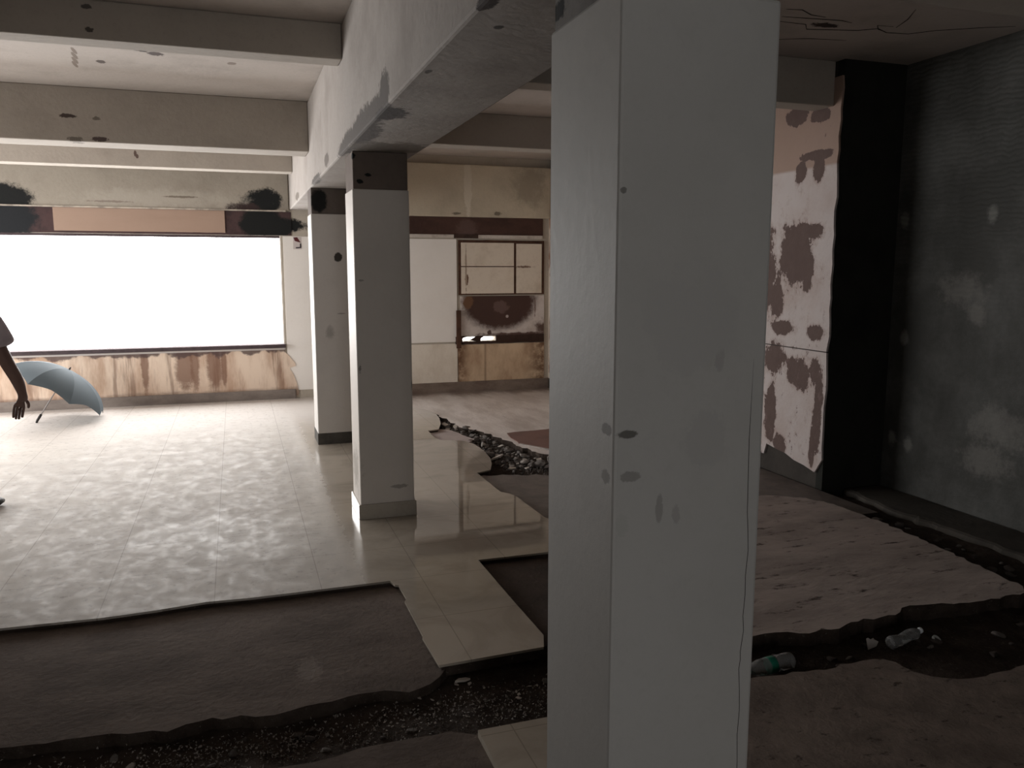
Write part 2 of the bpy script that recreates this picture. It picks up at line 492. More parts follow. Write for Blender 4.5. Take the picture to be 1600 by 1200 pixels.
# right wall of the alcove with peeling paint, ends at the dark recess
M_peel = NT('peeling_paint')
t = M_peel
x_, y_, z_ = t.sep()
base = t.mix(t.smooth(z_, 2.32, 2.35), (.50, .445, .43), (.32, .225, .18))
base = t.mix(t.math('MULTIPLY', t.smooth(t.noise(2.5, 5, .65), .4, .75), .45), base, (.34, .24, .20))
PB = (.085, .052, .046)
pm = []
for (yy, zz, ry, rz, a) in ((5.20, 1.70, .16, .20, .5), (5.06, 1.62, .06, .16, .6), (5.40, 1.36, .06, .14, .5), (5.30, 1.14, .12, .05, .6),
                            (4.93, 1.13, .07, .05, .5), (5.40, .90, .10, .12, .6), (5.10, .80, .13, .10, .7), (4.90, .84, .07, .08, .6),
                            (5.42, .47, .06, .20, .6), (5.28, .22, .06, .08, .6), (4.86, .55, .04, .28, .8), (5.08, 1.88, .15, .05, .8),
                            (5.24, 2.73, .12, .06, .5), (5.0, 2.70, .1, .04, .7), (5.18, 2.32, .05, .06, .15), (5.0, 2.42, .16, .03, .6),
                            (4.98, 2.30, .05, .08, .5), (4.9, .28, .03, .12, .7), (5.6, 1.6, .14, .3, .6), (5.75, .7, .16, .25, .6), (6.2, 1.2, .3, .3, .6)):
    pm.append(((4.05, yy, zz), (.1, ry * 1.15, rz * 1.15)))
fld = None
for c0, r0 in pm:
    d_ = t.vmath('MULTIPLY', t.vmath('SUBTRACT', t.co, c0), tuple(1 / q for q in r0))
    f_ = t.smooth(t.vmath('LENGTH', d_), 1.7, .3)
    fld = f_ if fld is None else t.math('MAXIMUM', fld, f_)
fn = t.noise(7, 10, .74, stretch=(1, 1, .75), off=(0, 3, 1))
fld = t.math('ADD', t.math('MULTIPLY', fld, .34), t.math('SUBTRACT', fn, .5))
base = t.mix(t.math('MULTIPLY', t.smooth(fld, .03, .17), .45), base, (.30, .21, .175))
base = t.mix(t.smooth(fld, .152, .172), base, t.mix(t.noise(14, 4, .6), PB, (.12, .08, .068)))
spk = t.smooth(t.noise(16, 5, .7, stretch=(1, 1, .6)), .60, .66)
base = t.mix(t.math('MULTIPLY', spk, t.smooth(z_, 1.6, .8)), base, (.14, .09, .08))
ln = t.smooth(t.math('ABSOLUTE', t.math('SUBTRACT', z_, 1.0)), .006, .002)
base = t.mix(ln, base, DKB)
far_b = t.smooth(y_, 7.2, 7.8)
base = t.mix(far_b, base, (.56, .48, .40))
base = t.mix(t.math('MULTIPLY', t.smooth(t.noise(5, 5, .65, stretch=(1, 1, .3)), .5, .62), far_b), base, (.24, .13, .08))
t.bump(t.noise(14, 5, .65), .5, .012)
M_peel = t.done(base, .75, .3)
M_bare = plaster('bare_wall', (.05, .043, .037), (.025, .022, .019), 4, .4, .7, .6)
o = MB().box(4.066, 4.35, 4.86, Y1, -.3, CZ).build('wall_right', M_bare)
struct(o, 'right wall of the alcove, bare dark masonry behind the peeling paint', 'wall')
pp = rough([(4.79, .20), (4.86, .09), (5.1, .13), (5.3, .17), (5.45, .19), (5.48, .10), (Y1, .10), (Y1, 2.93), (4.79, 2.93)], .012, .1, 5, skip=(6, 7))
o = MB().panel_x(pp, 4.05, 4.066).build('trim_9', M_peel)
struct(o, 'strip of whitish wall paint peeling in dark brown patches beside the black recess', 'wall lining')
M_dark = plaster('shaded_plaster', (.018, .018, .015), (.008, .008, .007), 3, .4, .7, .7)  # near-black colour stands in for the shade on this face
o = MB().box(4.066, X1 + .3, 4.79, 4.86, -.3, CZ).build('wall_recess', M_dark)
struct(o, 'return wall coloured black for its shade, between the peeling strip and the grey wall', 'wall')
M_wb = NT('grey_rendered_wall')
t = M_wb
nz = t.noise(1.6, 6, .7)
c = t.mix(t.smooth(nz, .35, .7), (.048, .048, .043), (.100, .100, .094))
for (yy, zz, ry, rz) in ((4.15, 1.46, .16, .10), (4.05, 1.30, .06, .06), (3.9, .35, .18, .10), (3.8, .6, .2, .12)):
    c = t.mix(t.math('MULTIPLY', t.blob((4.61, yy, zz), (.2, ry, rz), .9, 6, .5), .5), c, (.21, .20, .185))
for (yy, zz) in ((5.0, 2.06), (4.72, 1.95), (4.65, 1.1), (4.7, .35), (4.55, .33), (4.0, 1.95)):
    c = t.mix(t.math('MULTIPLY', t.blob((4.61, yy, zz), (.1, .035, .05), .5, 20, .5), .6), c, (.25, .25, .23))
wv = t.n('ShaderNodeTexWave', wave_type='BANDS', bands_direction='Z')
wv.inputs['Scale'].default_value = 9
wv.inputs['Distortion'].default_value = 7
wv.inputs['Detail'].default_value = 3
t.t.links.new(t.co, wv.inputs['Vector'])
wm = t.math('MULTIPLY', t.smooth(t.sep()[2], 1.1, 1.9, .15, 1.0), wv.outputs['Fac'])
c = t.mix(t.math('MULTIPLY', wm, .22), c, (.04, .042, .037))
c = t.mix(t.math('MULTIPLY', t.smooth(t.noise(5, 8, .75, stretch=(1, 1, .7), off=(0, 7, 2)), .5, .75), .45), c, (.03, .031, .028))
t.bump(t.math('ADD', t.math('MULTIPLY', wm, .5), t.noise(20, 6, .7)), .4, .01)
M_wb = t.done(c, .7, .3)
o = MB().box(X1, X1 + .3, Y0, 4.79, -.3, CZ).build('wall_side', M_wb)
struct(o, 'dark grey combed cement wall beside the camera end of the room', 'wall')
# unseen walls that close the room, left and back ones with openings added to light the pillars
M_back = plaster('back_wall_plaster', (.30, .27, .24), (.2, .18, .16), 2, .4, .8, .6)
m = MB()
m.box(X0 - .3, BX0, Y0 - .2, Y0, -.3, CZ)
m.box(BX1, X1 + .3, Y0 - .2, Y0, -.3, CZ)
m.box(BX0, BX1, Y0 - .2, Y0, 2.1, CZ)
o = m.build('wall_back', M_back)
struct(o, 'plastered back wall with an opening added behind the viewpoint for fill light', 'wall')
o = MB().box(XN - .2, XN, Y0, YN, -.3, CZ).build('wall_near_blocker', M_back)  # unseen wall placed to block opening light from the near pillar
struct(o, 'unseen side wall added beside the viewpoint to block light from the near pillar', 'wall')
o = MB().box(X0, XN - .201, YN - .2, YN, -.3, CZ).build('wall_step_blocker', M_back)  # unseen return, shields near pillar and main beam from side light
struct(o, 'unseen return wall added to screen side light where the room widens', 'wall')
m = MB()
m.box(X0 - .2, X0, YN, LY0, -.3, CZ)
m.box(X0 - .2, X0, LY1, Y1, -.3, CZ)
m.box(X0 - .2, X0, LY0, LY1, 2.2, CZ)
m.box(X0 - .2, X0, LY0, LY1, -.3, .5)
o = m.build('wall_left', M_back)
struct(o, 'plastered left wall with a wide opening added for side light', 'wall')

# ---------------------------------------------------------------- beams
b = MB().box(.665, 1.11, Y0, Y1 - .061, 2.31, CZ).build('concrete_beam', M_main, bevel=.012)
tag(b, 'long plastered main beam resting on the row of three pillars', 'beam', kind='thing')


def cross(x0, x1, y0, y1, z0, label):
    o = MB().box(x0, x1, y0, y1, z0, CZ).build('cross_beam', M_beam, bevel=.008)
    tag(o, label, 'beam', kind='thing')


cross(X0, .664, 5.09, 5.27, 2.835, 'dark-faced shallow cross beam nearest overhead on the window side of the main beam')
cross(X0, .664, 7.46, 7.80, 2.615, 'deep plastered cross beam between the shallow near one and the thin one by the window')
cross(X0, .664, 9.55, 9.78, 2.67, 'plastered cross beam closest to the window wall')
cross(1.111, 4.049, 4.86, 5.06, 2.735, 'dark cross beam ending above the peeling strip at the black recess')
cross(1.111, 4.049, 7.48, 7.72, 2.74, 'cross beam over the alcove floor, nearer the cream lintel')
cross(1.111, X1 - .001, 2.80, 3.04, 2.78, 'overhead cross beam near the viewpoint in the dark side of the room')
cross(XN, .664, 2.55, 2.75, 2.80, 'cross beam above the viewpoint on the window side of the main beam')

# ---------------------------------------------------------------- pillars


def pillar(x0, x1, y0, y1, mat, capmat, label, skirt=None, cap=2.085, crack=False):
    r = empty('concrete_pillar', ((x0 + x1) / 2, (y0 + y1) / 2, -.03))
    tag(r, label, 'pillar', kind='thing')
    loc_build(MB().box(x0, x1, y0, y1, -.06, cap), 'shaft', mat, r, bevel=.007)
    loc_build(MB().box(x0 + .006, x1 - .006, y0 + .006, y1 - .006, cap, 2.31), 'bare_top', capmat, r, bevel=.006)
    if skirt:
        h, smat, th = skirt
        loc_build(MB().box(x0 - th, x1 + th, y0 - th, y1 + th, .0, h), 'skirting', smat, r, bevel=.003)
    return r


PC = (.41, .405, .39)  # near pillar's copy of the shared whitish paint, darkened for its shade
PD = (.34, .335, .318)
SMU = (.17, .165, .155)


def pc(p, c):  # object coordinates of a child of an unrotated root are relative to the parent-inverse: world coords
    return p


M_p1 = plaster('near_pillar_paint', PC, PD, 1.8, .4, .75, .5, blobs=[
    ((.710, 1.385, 1.282), (.022, .05, .008), (.12, .115, .105), .35, 50), ((.680, 1.42, 1.288), (.05, .022, .012), (.14, .135, .125), .35, 50),
    ((.715, 1.385, 1.197), (.020, .05, .011), (.26, .255, .24), .5, 50), ((.680, 1.42, 1.192), (.05, .018, .016), (.22, .215, .2), .5, 50),
    ((.782, 1.385, 1.125), (.008, .05, .028), (.29, .285, .27), .5, 50), ((.82, 1.385, 1.11), (.010, .05, .018), (.33, .325, .31), .6, 50),
    ((.876, 1.385, 1.281), (.006, .05, .003), (.14, .135, .12), .4, 80), ((.91, 1.385, 1.425), (.010, .05, .03), (.33, .325, .31), .6, 40),
    ((.885, 1.385, 1.455), (.016, .05, .045), (.37, .365, .345), .6, 30), ((.88, 1.385, 1.26), (.05, .05, .055), (.37, .365, .352), .6, 20),
    ((.835, 1.385, 1.50), (.10, .05, .09), (.375, .37, .358), .7, 10), ((.68, 1.52, 1.15), (.05, .03, .06), (.38, .375, .36), .6, 24),
    ((.690, 1.385, 1.745), (.006, .05, .006), SMU, .4, 80), ((.70, 1.385, 1.10), (.015, .05, .02), (.38, .38, .36), .7, 40)], bump=.12, rough_=.6)
M_cap1 = plaster('bare_concrete_near', (.20, .19, .18), (.10, .095, .09), 7, .4, .7, .7, blobs=[((.68, 1.70, 2.15), (.05, .035, .02), BLK, .5, 30)])
p = pillar(.68, 1.02, 1.385, 1.735, M_p1, M_cap1, 'huge whitish pillar closest to the viewpoint with a thin crack along one edge', cap=2.112)
ck = [(.990, 1.42), (.987, 1.25), (.990, 1.098), (.994, 1.05), (.996, 1.014), (.992, .96), (.993, .916), (.990, .87), (.993, .837), (.987, .79), (.988, .773), (.985, .75), (.987, .729), (.989, .70), (.991, .655), (.988, .6), (.991, .535), (.99, .42), (.993, .25)]
mm = MB().tube([(x, 1.3858, z) for x, z in ck], [.0009] + [.0014] * (len(ck) - 2) + [.0010], 5)
loc_build(mm, 'crack', M_crack, p)
M_p2 = plaster('middle_pillar_paint', (.64, .60, .555), (.54, .51, .47), 1.8, .4, .75, .5, blobs=[  # same pillar paint, lightened to raise its brightness
    ((1.052, 5.09, .86), (.008, .04, .03), (.2, .19, .175), .6, 40),
    ((.72, 5.08, .98), (.008, .05, .025), (.28, .265, .245), .6, 40), ((.74, 5.08, 1.53), (.018, .05, .007), (.36, .34, .315), .6, 40),
    ((.95, 5.08, .20), (.06, .05, .012), (.36, .335, .305), .75, 30), ((.70, 5.25, .3), (.05, .12, .12), (.38, .35, .31), .9, 14)], bump=.12, rough_=.55)
M_cap2 = plaster('bare_concrete_dark', (.17, .135, .115), (.11, .088, .075), 5, .4, .7, .6, blobs=[
    ((.75, 5.08, 2.13), (.02, .05, .012), BLK, .5, 30), ((.80, 5.08, 2.17), (.02, .05, .01), BLK, .5, 30), ((.705, 5.08, 2.28), (.02, .05, .02), BLK, .4, 30)])
M_sk2 = plaster('pillar_skirting', (.42, .385, .33), (.27, .24, .2), 5, .4, .7, .5, bump=.05, spec=.5, rough_=.25)
pillar(.702, 1.052, 5.08, 5.42, M_p2, M_cap2, 'middle pillar standing on glossy tiles with a beige tile skirting and dark bare top', skirt=(.098, M_sk2, .012))
M_p3 = plaster('far_pillar_paint', (.60, .58, .555), (.50, .48, .455), 1.8, .4, .75, .5, blobs=[  # lightened copy of the pillar paint, brightness put into the colour
    ((.887, 7.46, 1.705), (.035, .05, .04), (.05, .045, .04), .3, 25), ((.80, 7.46, 1.03), (.03, .05, .05), (.40, .385, .365), .8, 14),
    ((.9, 7.46, 1.2), (.03, .05, .006), (.36, .345, .325), .75, 30)], bump=.12, rough_=.55)
M_cap3 = plaster('bare_concrete_brown', (.13, .11, .098), (.085, .07, .062), 5, .4, .7, .6, blobs=[((.735, 7.45, 2.20), (.075, .08, .10), BLK, .25, 14)])
M_sk3 = plaster('broken_base', (.085, .08, .072), (.045, .042, .038), 10, .4, .7, .7, bump=.6)
p3 = pillar(.662, 1.012, 7.46, 7.81, M_p3, M_cap3, 'farthest pillar by the window with a broken dark base and black hole near its top', skirt=(.105, M_sk3, .004))

# ---------------------------------------------------------------- floor
# dark dirt under everything
bm = bmesh.new()
gx = [X0 + i * (X1 + .05 - X0) / 200 for i in range(201)]
gy = [Y0 + j * (Y1 - Y0) / 240 for j in range(241)]
vv = []
for y in gy:
    row = []
    for x in gx:
        h = -.072 + .020 * mnoise.noise(Vector((x * 3.1, y * 3.1, .3))) + .012 * mnoise.noise(Vector((x * 11, y * 11, 2)))
        row.append(bm.verts.new((x, y, h)))
    vv.append(row)
for j in range(240):
    for i in range(200):
        bm.faces.new((vv[j][i], vv[j][i + 1], vv[j + 1][i + 1], vv[j + 1][i]))
M_dirt_shade = NT('dirt_and_edge_shade')
t = M_dirt_shade
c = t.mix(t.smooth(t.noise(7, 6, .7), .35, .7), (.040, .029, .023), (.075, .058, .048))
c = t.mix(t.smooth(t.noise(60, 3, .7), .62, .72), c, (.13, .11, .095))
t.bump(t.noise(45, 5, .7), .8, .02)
M_dirt_shade = t.done(c, .95, .1)
g = MB()
g.bm.free()
g.bm = bm
o = g.build('floor', M_dirt_shade, smooth=True)
struct(o, 'dark earth showing in the trenches where floor tiles were torn out', 'floor')

# marble-look tile floor, 25 mm thick, with its broken outline
TX = [(X0, 3.99), (-1.9, 3.985), (-1.07, 4.0), (-.65, 3.975), (-.42, 3.985), (-.2, 4.012), (.0, 3.995), (.27, 3.992), (.69, 3.992), (.705, 3.93), (.722, 3.92), (.726, 3.74),
      (.712, 3.71), (.714, 3.32), (.708, 3.30), (.718, 3.03), (1.18, 3.045), (1.22, 3.15), (1.213, 3.6), (1.21, 4.135), (1.6, 4.13), (1.97, 4.12), (2.02, 4.3),
      (1.84, 4.75), (1.825, 5.30), (1.79, 5.37), (1.755, 5.42), (1.752, 5.7), (1.75, 6.0), (1.88, 6.06), (1.95, 6.25), (2.0, 6.45), (2.025, 6.7), (2.03, 6.9), (2.02, 7.05), (1.97, 7.2),
      (1.86, 7.265), (1.77, 7.30), (1.75, 7.42), (1.76, 7.78), (1.88, 7.82), (1.97, 8.1), (2.03, 8.4), (2.06, 8.7), (2.04, 8.88), (1.99, 9.05), (1.86, 9.2), (1.5, 9.32), (1.5, Y1), (X0, Y1)]
M_tile = NT('marble_tile')
t = M_tile
x_, y_, z_ = t.sep()
v = t.noise(2.4, 7, .62, dist=1.2)
c = t.mix(t.smooth(v, .40, .68), (.41, .365, .305), (.33, .29, .24))
# joints every 0.51 m in x and 0.5 m in y
jx = t.math('ABSOLUTE', t.math('SUBTRACT', t.math('FRACT', t.math('MULTIPLY', t.math('ADD', x_, 8.325 + .51 * .5), 1 / .51)), .5))
jy = t.math('ABSOLUTE', t.math('SUBTRACT', t.math('FRACT', t.math('MULTIPLY', t.math('ADD', y_, .25 + .01), 1 / .5)), .5))
j = t.smooth(t.math('MINIMUM', jx, jy), .0055, .0030)
# dust film: heavy on the walked-over window side, thin by the pillars
dm = t.smooth(x_, .74, .36)
far = t.smooth(y_, 7.6, 9.4)
dn = t.smooth(t.noise(9, 8, .78, stretch=(1.0, .7, 1), dist=.3), .32, .66, .62, 1.0)
dust = t.math('MULTIPLY', dm, dn)
dust = t.math('MAXIMUM', dust, t.math('MULTIPLY', far, .6))
clean = t.blob((.1, 4.95, 0), (.42, .42, .3), .15, 5, .12)
clean2 = t.blob((-.25, 5.1, 0), (.40, .36, .3), .15, 5, .12)
cl = t.math('MAXIMUM', clean, clean2)
dust = t.math('MULTIPLY', dust, t.math('SUBTRACT', 1.0, t.math('MULTIPLY', cl, .12)))
c = t.mix(t.math('MULTIPLY', dust, .65), c, (.46, .43, .405))
c = t.mix(t.math('MULTIPLY', far, .7), c, (.60, .565, .54))  # far end paled towards the window, its brightness put into the colour
sp = t.smooth(t.noise(22, 6, .78, stretch=(.8, .8, 1), off=(5, 1, 0)), .52, .68)
c = t.mix(t.math('MULTIPLY', t.math('MULTIPLY', sp, dm), .6), c, (.20, .175, .155))
c = t.mix(t.math('MULTIPLY', j, .5), c, (.16, .135, .11))
rg = t.math('ADD', .03, t.math('MULTIPLY', dust, .60))
rg = t.math('ADD', rg, t.math('MULTIPLY', dm, .07))
t.bump(t.math('MULTIPLY', dust, t.noise(60, 4, .6)), .12, .004)
M_tile = t.done(c, rg, .5, **{'IOR': 1.9})
t.t.links.new(t.smooth(dust, .0, .75, .5, .07), t.b.inputs['Specular IOR Level'])
o = MB().slab(TX, -.011, 0).build('floor_tiles', M_tile)
struct(o, 'glossy marble-look tile floor with a broken stepped edge', 'floor')

bed = [(x + (.012 if x < 1 else -.012) * (1 if Y1 - .1 > y > 3.0 and .6 < x < 2.1 else 0), y + (.014 if y < 3.2 or 3.9 < y < 4.05 else 0)) for x, y in TX]
o = MB().slab(bed, -.06, -.0112).build('floor_mortar', M_dirt_shade)  # bed coloured dark as the shadow line below the tile edge
struct(o, 'mortar bed darkened as edge shadow under the broken edge of the glossy tiles', 'floor')

# screed left where tiles were lifted
M_scr = NT('brown_screed')
t = M_scr
x_, y_, z_ = t.sep()
c = t.mix(t.smooth(t.noise(3.0, 7, .7, stretch=(.7, 1.3, 1)), .33, .72), (.155, .124, .106), (.092, .072, .061))
c = t.mix(t.math('MULTIPLY', t.smooth(t.noise(30, 6, .75), .5, .75), .6), c, (.060, .045, .037))
c = t.mix(t.math('MULTIPLY', t.blob((.22, 3.22, -.03), (.05, .09, .1), .7, 60, .3), .5), c, (.24, .205, .18))
t.bump(t.noise(34, 5, .65), .5, .008)
M_scr = t.done(c, .9, .08)
scr = [(X0, 4.02), (.76, 4.02), (.76, 3.06), (.71, 2.99), (.66, 2.945), (.57, 2.91), (.48, 2.955), (.38, 2.96), (.23, 2.94), (.11, 2.92), (0, 2.92), (-.15, 2.965), (-.24, 2.95), (-.3, 2.92),
       (-.43, 2.95), (-.6, 2.98), (-.84, 3.0), (-1.6, 3.05), (X0, 3.1)]
o = MB().slab(rough(scr, .014, .045, 11, skip=(0, 1, 18)), -.13, -.028).build('floor_screed', M_scr, side=M_dirt_shade)
struct(o, 'brown rough screed bared in front of the tile edge', 'floor')
# dark screed to the right of the tile tongue
M_scr2 = NT('dark_screed')
t = M_scr2
c = t.mix(t.smooth(t.noise(4, 7, .7), .33, .72), (.085, .062, .05), (.05, .037, .03))
c = t.mix(t.smooth(t.noise(28, 4, .7), .6, .72), c, (.14, .11, .095))
t.bump(t.noise(40, 5, .65), .5, .008)
M_scr2 = t.done(c, .8, .2)
o = MB().slab(rough([(1.16, 3.10), (2.2, 3.10), (2.2, 4.2), (1.16, 4.2)], .006, .1, 3), -.13, -.028).build('floor_screed', M_scr2, side=M_dirt_shade)
struct(o, 'dark bare patch beside the tongue of tiles next to the near pillar', 'floor')
# grey dusty screed of the alcove and the darker part in front of it
M_scr3 = NT('dusty_grey_screed')
t = M_scr3
x_, y_, z_ = t.sep()
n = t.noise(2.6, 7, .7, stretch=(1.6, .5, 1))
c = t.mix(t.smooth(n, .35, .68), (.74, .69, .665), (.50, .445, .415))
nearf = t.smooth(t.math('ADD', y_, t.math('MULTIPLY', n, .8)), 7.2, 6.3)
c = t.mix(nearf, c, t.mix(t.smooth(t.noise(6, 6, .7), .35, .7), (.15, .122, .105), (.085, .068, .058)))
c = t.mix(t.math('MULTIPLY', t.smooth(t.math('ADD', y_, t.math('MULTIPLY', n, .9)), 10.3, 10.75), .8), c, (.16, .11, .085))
t.bump(t.noise(30, 5, .65, stretch=(1, .5, 1)), .5, .008)
M_scr3 = t.done(c, t.smooth(y_, 6.0, 8.0, .6, .30), .5, **{'IOR': 1.7})
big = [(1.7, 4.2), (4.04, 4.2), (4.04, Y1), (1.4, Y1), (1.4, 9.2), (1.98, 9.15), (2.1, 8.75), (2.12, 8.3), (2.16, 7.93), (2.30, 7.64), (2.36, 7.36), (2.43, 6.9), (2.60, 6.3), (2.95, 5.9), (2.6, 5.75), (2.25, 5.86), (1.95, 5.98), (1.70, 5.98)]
o = MB().slab(rough(big, .028, .05, 21, skip=(0, 1, 2, 3, 17)), -.13, -.026).build('floor_screed', M_scr3, side=M_dirt_shade)
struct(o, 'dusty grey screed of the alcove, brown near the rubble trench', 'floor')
o = MB().slab(rough([(1.6, 7.15), (2.0, 7.2), (2.12, 7.35), (2.0, 7.9), (1.9, 7.95), (1.6, 7.95)], .015, .1, 5), -.13, -.027).build('floor_screed',
                     plaster('pinkish_screed', (.42, .35, .33), (.30, .25, .23), 5, .4, .7, .6))
struct(o, 'small pinkish bare patch in the notch of the curved tile edge', 'floor')
M_redt = plaster('red_oxide', (.19, .105, .085), (.12, .07, .058), 4, .4, .7, .6)
o = MB().slab(rough([(2.50, 7.5), (3.3, 7.62), (3.6, 6.75), (2.72, 6.55), (2.45, 7.0)], .015, .1, 8), -.027, -.019).build('floor_patch', M_redt)
struct(o, 'reddish-brown oxide patch on the screed beyond the rubble', 'floor')
o = MB().slab([(2.445, 6.985), (2.465, 7.0), (2.735, 6.54), (2.715, 6.525)], -.027, -.017).build('floor_strip', flat('pale_strip', (.42, .37, .34), .8, var=.4))
struct(o, 'pale mortar line along the edge of the reddish patch', 'floor')

# raised broken slab in the dark side of the room
M_slab = NT('worn_slab')
t = M_slab
c = t.mix(t.smooth(t.noise(2.2, 7, .72, stretch=(.6, 1.4, 1)), .33, .70), (.51, .435, .395), (.31, .26, .235))
c = t.mix(t.smooth(t.noise(9, 6, .72, stretch=(.5, 1.5, 1), off=(2, 3, 0)), .56, .66), c, (.085, .062, .053))
t.bump(t.noise(22, 6, .7, stretch=(.6, 1.4, 1)), .6, .012)
M_slab = t.done(c, .8, .25)
sl = [(1.95, 2.86), (2.11, 2.845), (2.26, 2.83), (2.3, 2.80), (2.46, 2.785), (2.6, 2.82), (2.85, 2.815), (2.94, 2.87), (3.09, 2.86), (3.25, 2.825), (3.48, 2.80), (3.67, 2.82), (3.73, 2.88),
      (3.75, 3.04), (3.80, 3.42), (3.84, 3.83), (3.83, 4.38), (3.75, 4.57), (3.53, 4.72), (3.0, 4.78), (2.3, 4.72), (2.1, 4.2)]
o = MB().slab(rough(sl, .014, .04, 31), -.12, 0).build('floor_slab', M_slab, side=M_dirt_shade)
struct(o, 'worn brown slab with broken edges between the trench and the grey wall', 'floor')
# near floor: earthy on the right, screed and one white tile on the left
M_earth = NT('earthy_floor')
t = M_earth
c = t.mix(t.smooth(t.noise(4, 7, .72), .33, .70), (.27, .22, .188), (.17, .136, .116))
c = t.mix(t.smooth(t.noise(24, 5, .7, stretch=(.6, 1.2, 1)), .58, .70), c, (.075, .058, .049))
t.bump(t.noise(26, 6, .7), .7, .012)
M_earth = t.done(c, .9, .15)
ne = [(1.30, Y0), (X1, Y0), (X1, 2.30), (3.3, 2.28), (3.0, 2.28), (2.77, 2.26), (2.61, 2.30), (2.53, 2.38), (2.52, 2.47), (2.49, 2.51), (2.34, 2.52), (2.2, 2.51), (2.06, 2.54), (1.91, 2.55), (1.30, 2.56)]
o = MB().slab(rough(ne, .014, .04, 41, skip=(0, 1, 14)), -.13, -.012).build('floor_slab', M_earth, side=M_dirt_shade)
struct(o, 'earthy brown floor in front of the trench with the bottles', 'floor')
ns = [(X0, Y0), (1.30, Y0), (1.30, 2.54), (.74, 2.545), (.65, 2.6), (.51, 2.60), (.33, 2.60), (.18, 2.57), (-.05, 2.58), (-.6, 2.55), (X0, 2.55)]
o = MB().slab(rough(ns, .012, .06, 43, skip=(0, 1, 2, 10)), -.13, -.028).build('floor_screed', M_scr, side=M_dirt_shade)
struct(o, 'brown screed edge nearest the viewpoint in front of the rubble trench', 'floor')
o = MB().slab([(.735, .9), (1.24, .9), (1.24, 2.53), (.735, 2.53)], -.026, 0).build('floor_tiles', M_tile)
struct(o, 'pale tile strip at the foot of the huge near pillar', 'floor')
# kerb along the grey wall
o = MB().slab(rough([(4.2, Y0), (X1, Y0), (X1, 4.79), (4.25, 4.79), (4.18, 4.3), (4.2, 3.4), (4.15, 2.6)], .035, .07, 51, skip=(0, 1, 2, 6)), -.13, -.03).build('floor_kerb', plaster('kerb_cement', (.075, .066, .056), (.038, .034, .029), 3, .35, .7, .8, bump=.6), bevel=.03)
struct(o, 'rough cement kerb at the foot of the grey wall', 'floor')

# ---------------------------------------------------------------- rubble


def chunk_mesh(name, seed, mat, sub=2, fl=.6, sharp=.3):
    r = random.Random(seed)
    bm = bmesh.new()
    bmesh.ops.create_icosphere(bm, subdivisions=sub, radius=1)
    planes = [(Vector((r.gauss(0, 1), r.gauss(0, 1), r.gauss(0, 1))).normalized(), r.uniform(.45, .8)) for _ in range(9)]
    for v in bm.verts:
        for n_, d in planes:
            k = v.co.dot(n_)
            if k > d: v.co -= n_ * (k - d)
        v.co += v.co.normalized() * sharp * .25 * mnoise.noise(v.co * 2.3 + Vector((seed, 0, 0)))
        v.co.z *= fl
    me = bpy.data.meshes.new(name)
    bm.to_mesh(me)
    bm.free()
    me.materials.append(mat)
    return me


def shard_mesh(name, seed, mat):
    r = random.Random(seed)
    k = r.randint(4, 6)
    poly = []
    for i in range(k):
        a = 2 * PI * i / k + r.uniform(-.3, .3)
        q = r.uniform(.65, 1.1)
        poly.append((math.cos(a) * q, math.sin(a) * q * .75))
    m = MB().slab(poly, -.12, .12)
    bmesh.ops.recalc_face_normals(m.bm, faces=m.bm.faces[:])
    me = bpy.data.meshes.new(name)
    m.bm.to_mesh(me)
    m.bm.free()
    me.materials.append(mat)
    return me


M_rk = [plaster('rubble_grey', (.21, .19, .175), (.11, .095, .085), 5, .4, .7, .8, bump=.5),
        plaster('rubble_dark', (.085, .07, .062), (.05, .04, .035), 5, .4, .7, .8, bump=.5),
        plaster('rubble_pale', (.36, .33, .30), (.24, .21, .19), 5, .4, .7, .7, bump=.4)]
CH = [[chunk_mesh('rubble_chunk', 10 * k + i, m_) for i in range(5)] for k, m_ in enumerate(M_rk)]
SH = [shard_mesh('tile_shard', 100 + i, flat('shard_%d' % i, (.52 + .04 * i, .47 + .04 * i, .42 + .04 * i), .35, .5, var=.3)) for i in range(3)]


PLACED = []


def scatter(n, spot, sizes, label, cat, group, seed, pal=(0, 1, 2), shard=0, zb=-.075, name='rubble_chunk', lab_sh=None, grp_sh=None):
    r = random.Random(seed)
    for _ in range(n):
        for _try in range(40):
            x, y = spot(r)
            s = sizes[0] + (sizes[1] - sizes[0]) * r.random() ** 2
            if all((x - a) ** 2 + (y - b_) ** 2 > (.86 * (s + c_)) ** 2 for a, b_, c_ in PLACED): break
        PLACED.append((x, y, s))
        if r.random() < shard:
            o = bpy.data.objects.new('tile_shard', r.choice(SH))
            tag(o, lab_sh, 'tile shard', grp_sh)
            o.rotation_euler = (r.uniform(-.35, .35), r.uniform(-.35, .35), r.uniform(0, 6.28))
            zz = zb + s * .35
        else:
            o = bpy.data.objects.new(name, r.choice(CH[r.choice(pal)]))
            tag(o, label, cat, group)
            o.rotation_euler = (r.uniform(-.3, .3), r.uniform(-.3, .3), r.uniform(0, 6.28))
            zz = zb + s * .35
        o.scale = (s, s * r.uniform(.65, 1.0), s * r.uniform(.6, .95))
        o.location = (x, y, zz)
        COL.objects.link(o)


def path_spot(pts, w):
    def f(r):
        t = r.random() * (len(pts) - 1)
        i = int(t)
        a, b = pts[i], pts[i + 1]
        q = t - i
        x = a[0] + (b[0] - a[0]) * q + r.uniform(-1, 1) * w * (a[2] + (b[2] - a[2]) * q)
        y = a[1] + (b[1] - a[1]) * q + r.uniform(-.1, .1)
        return x, y
    return f


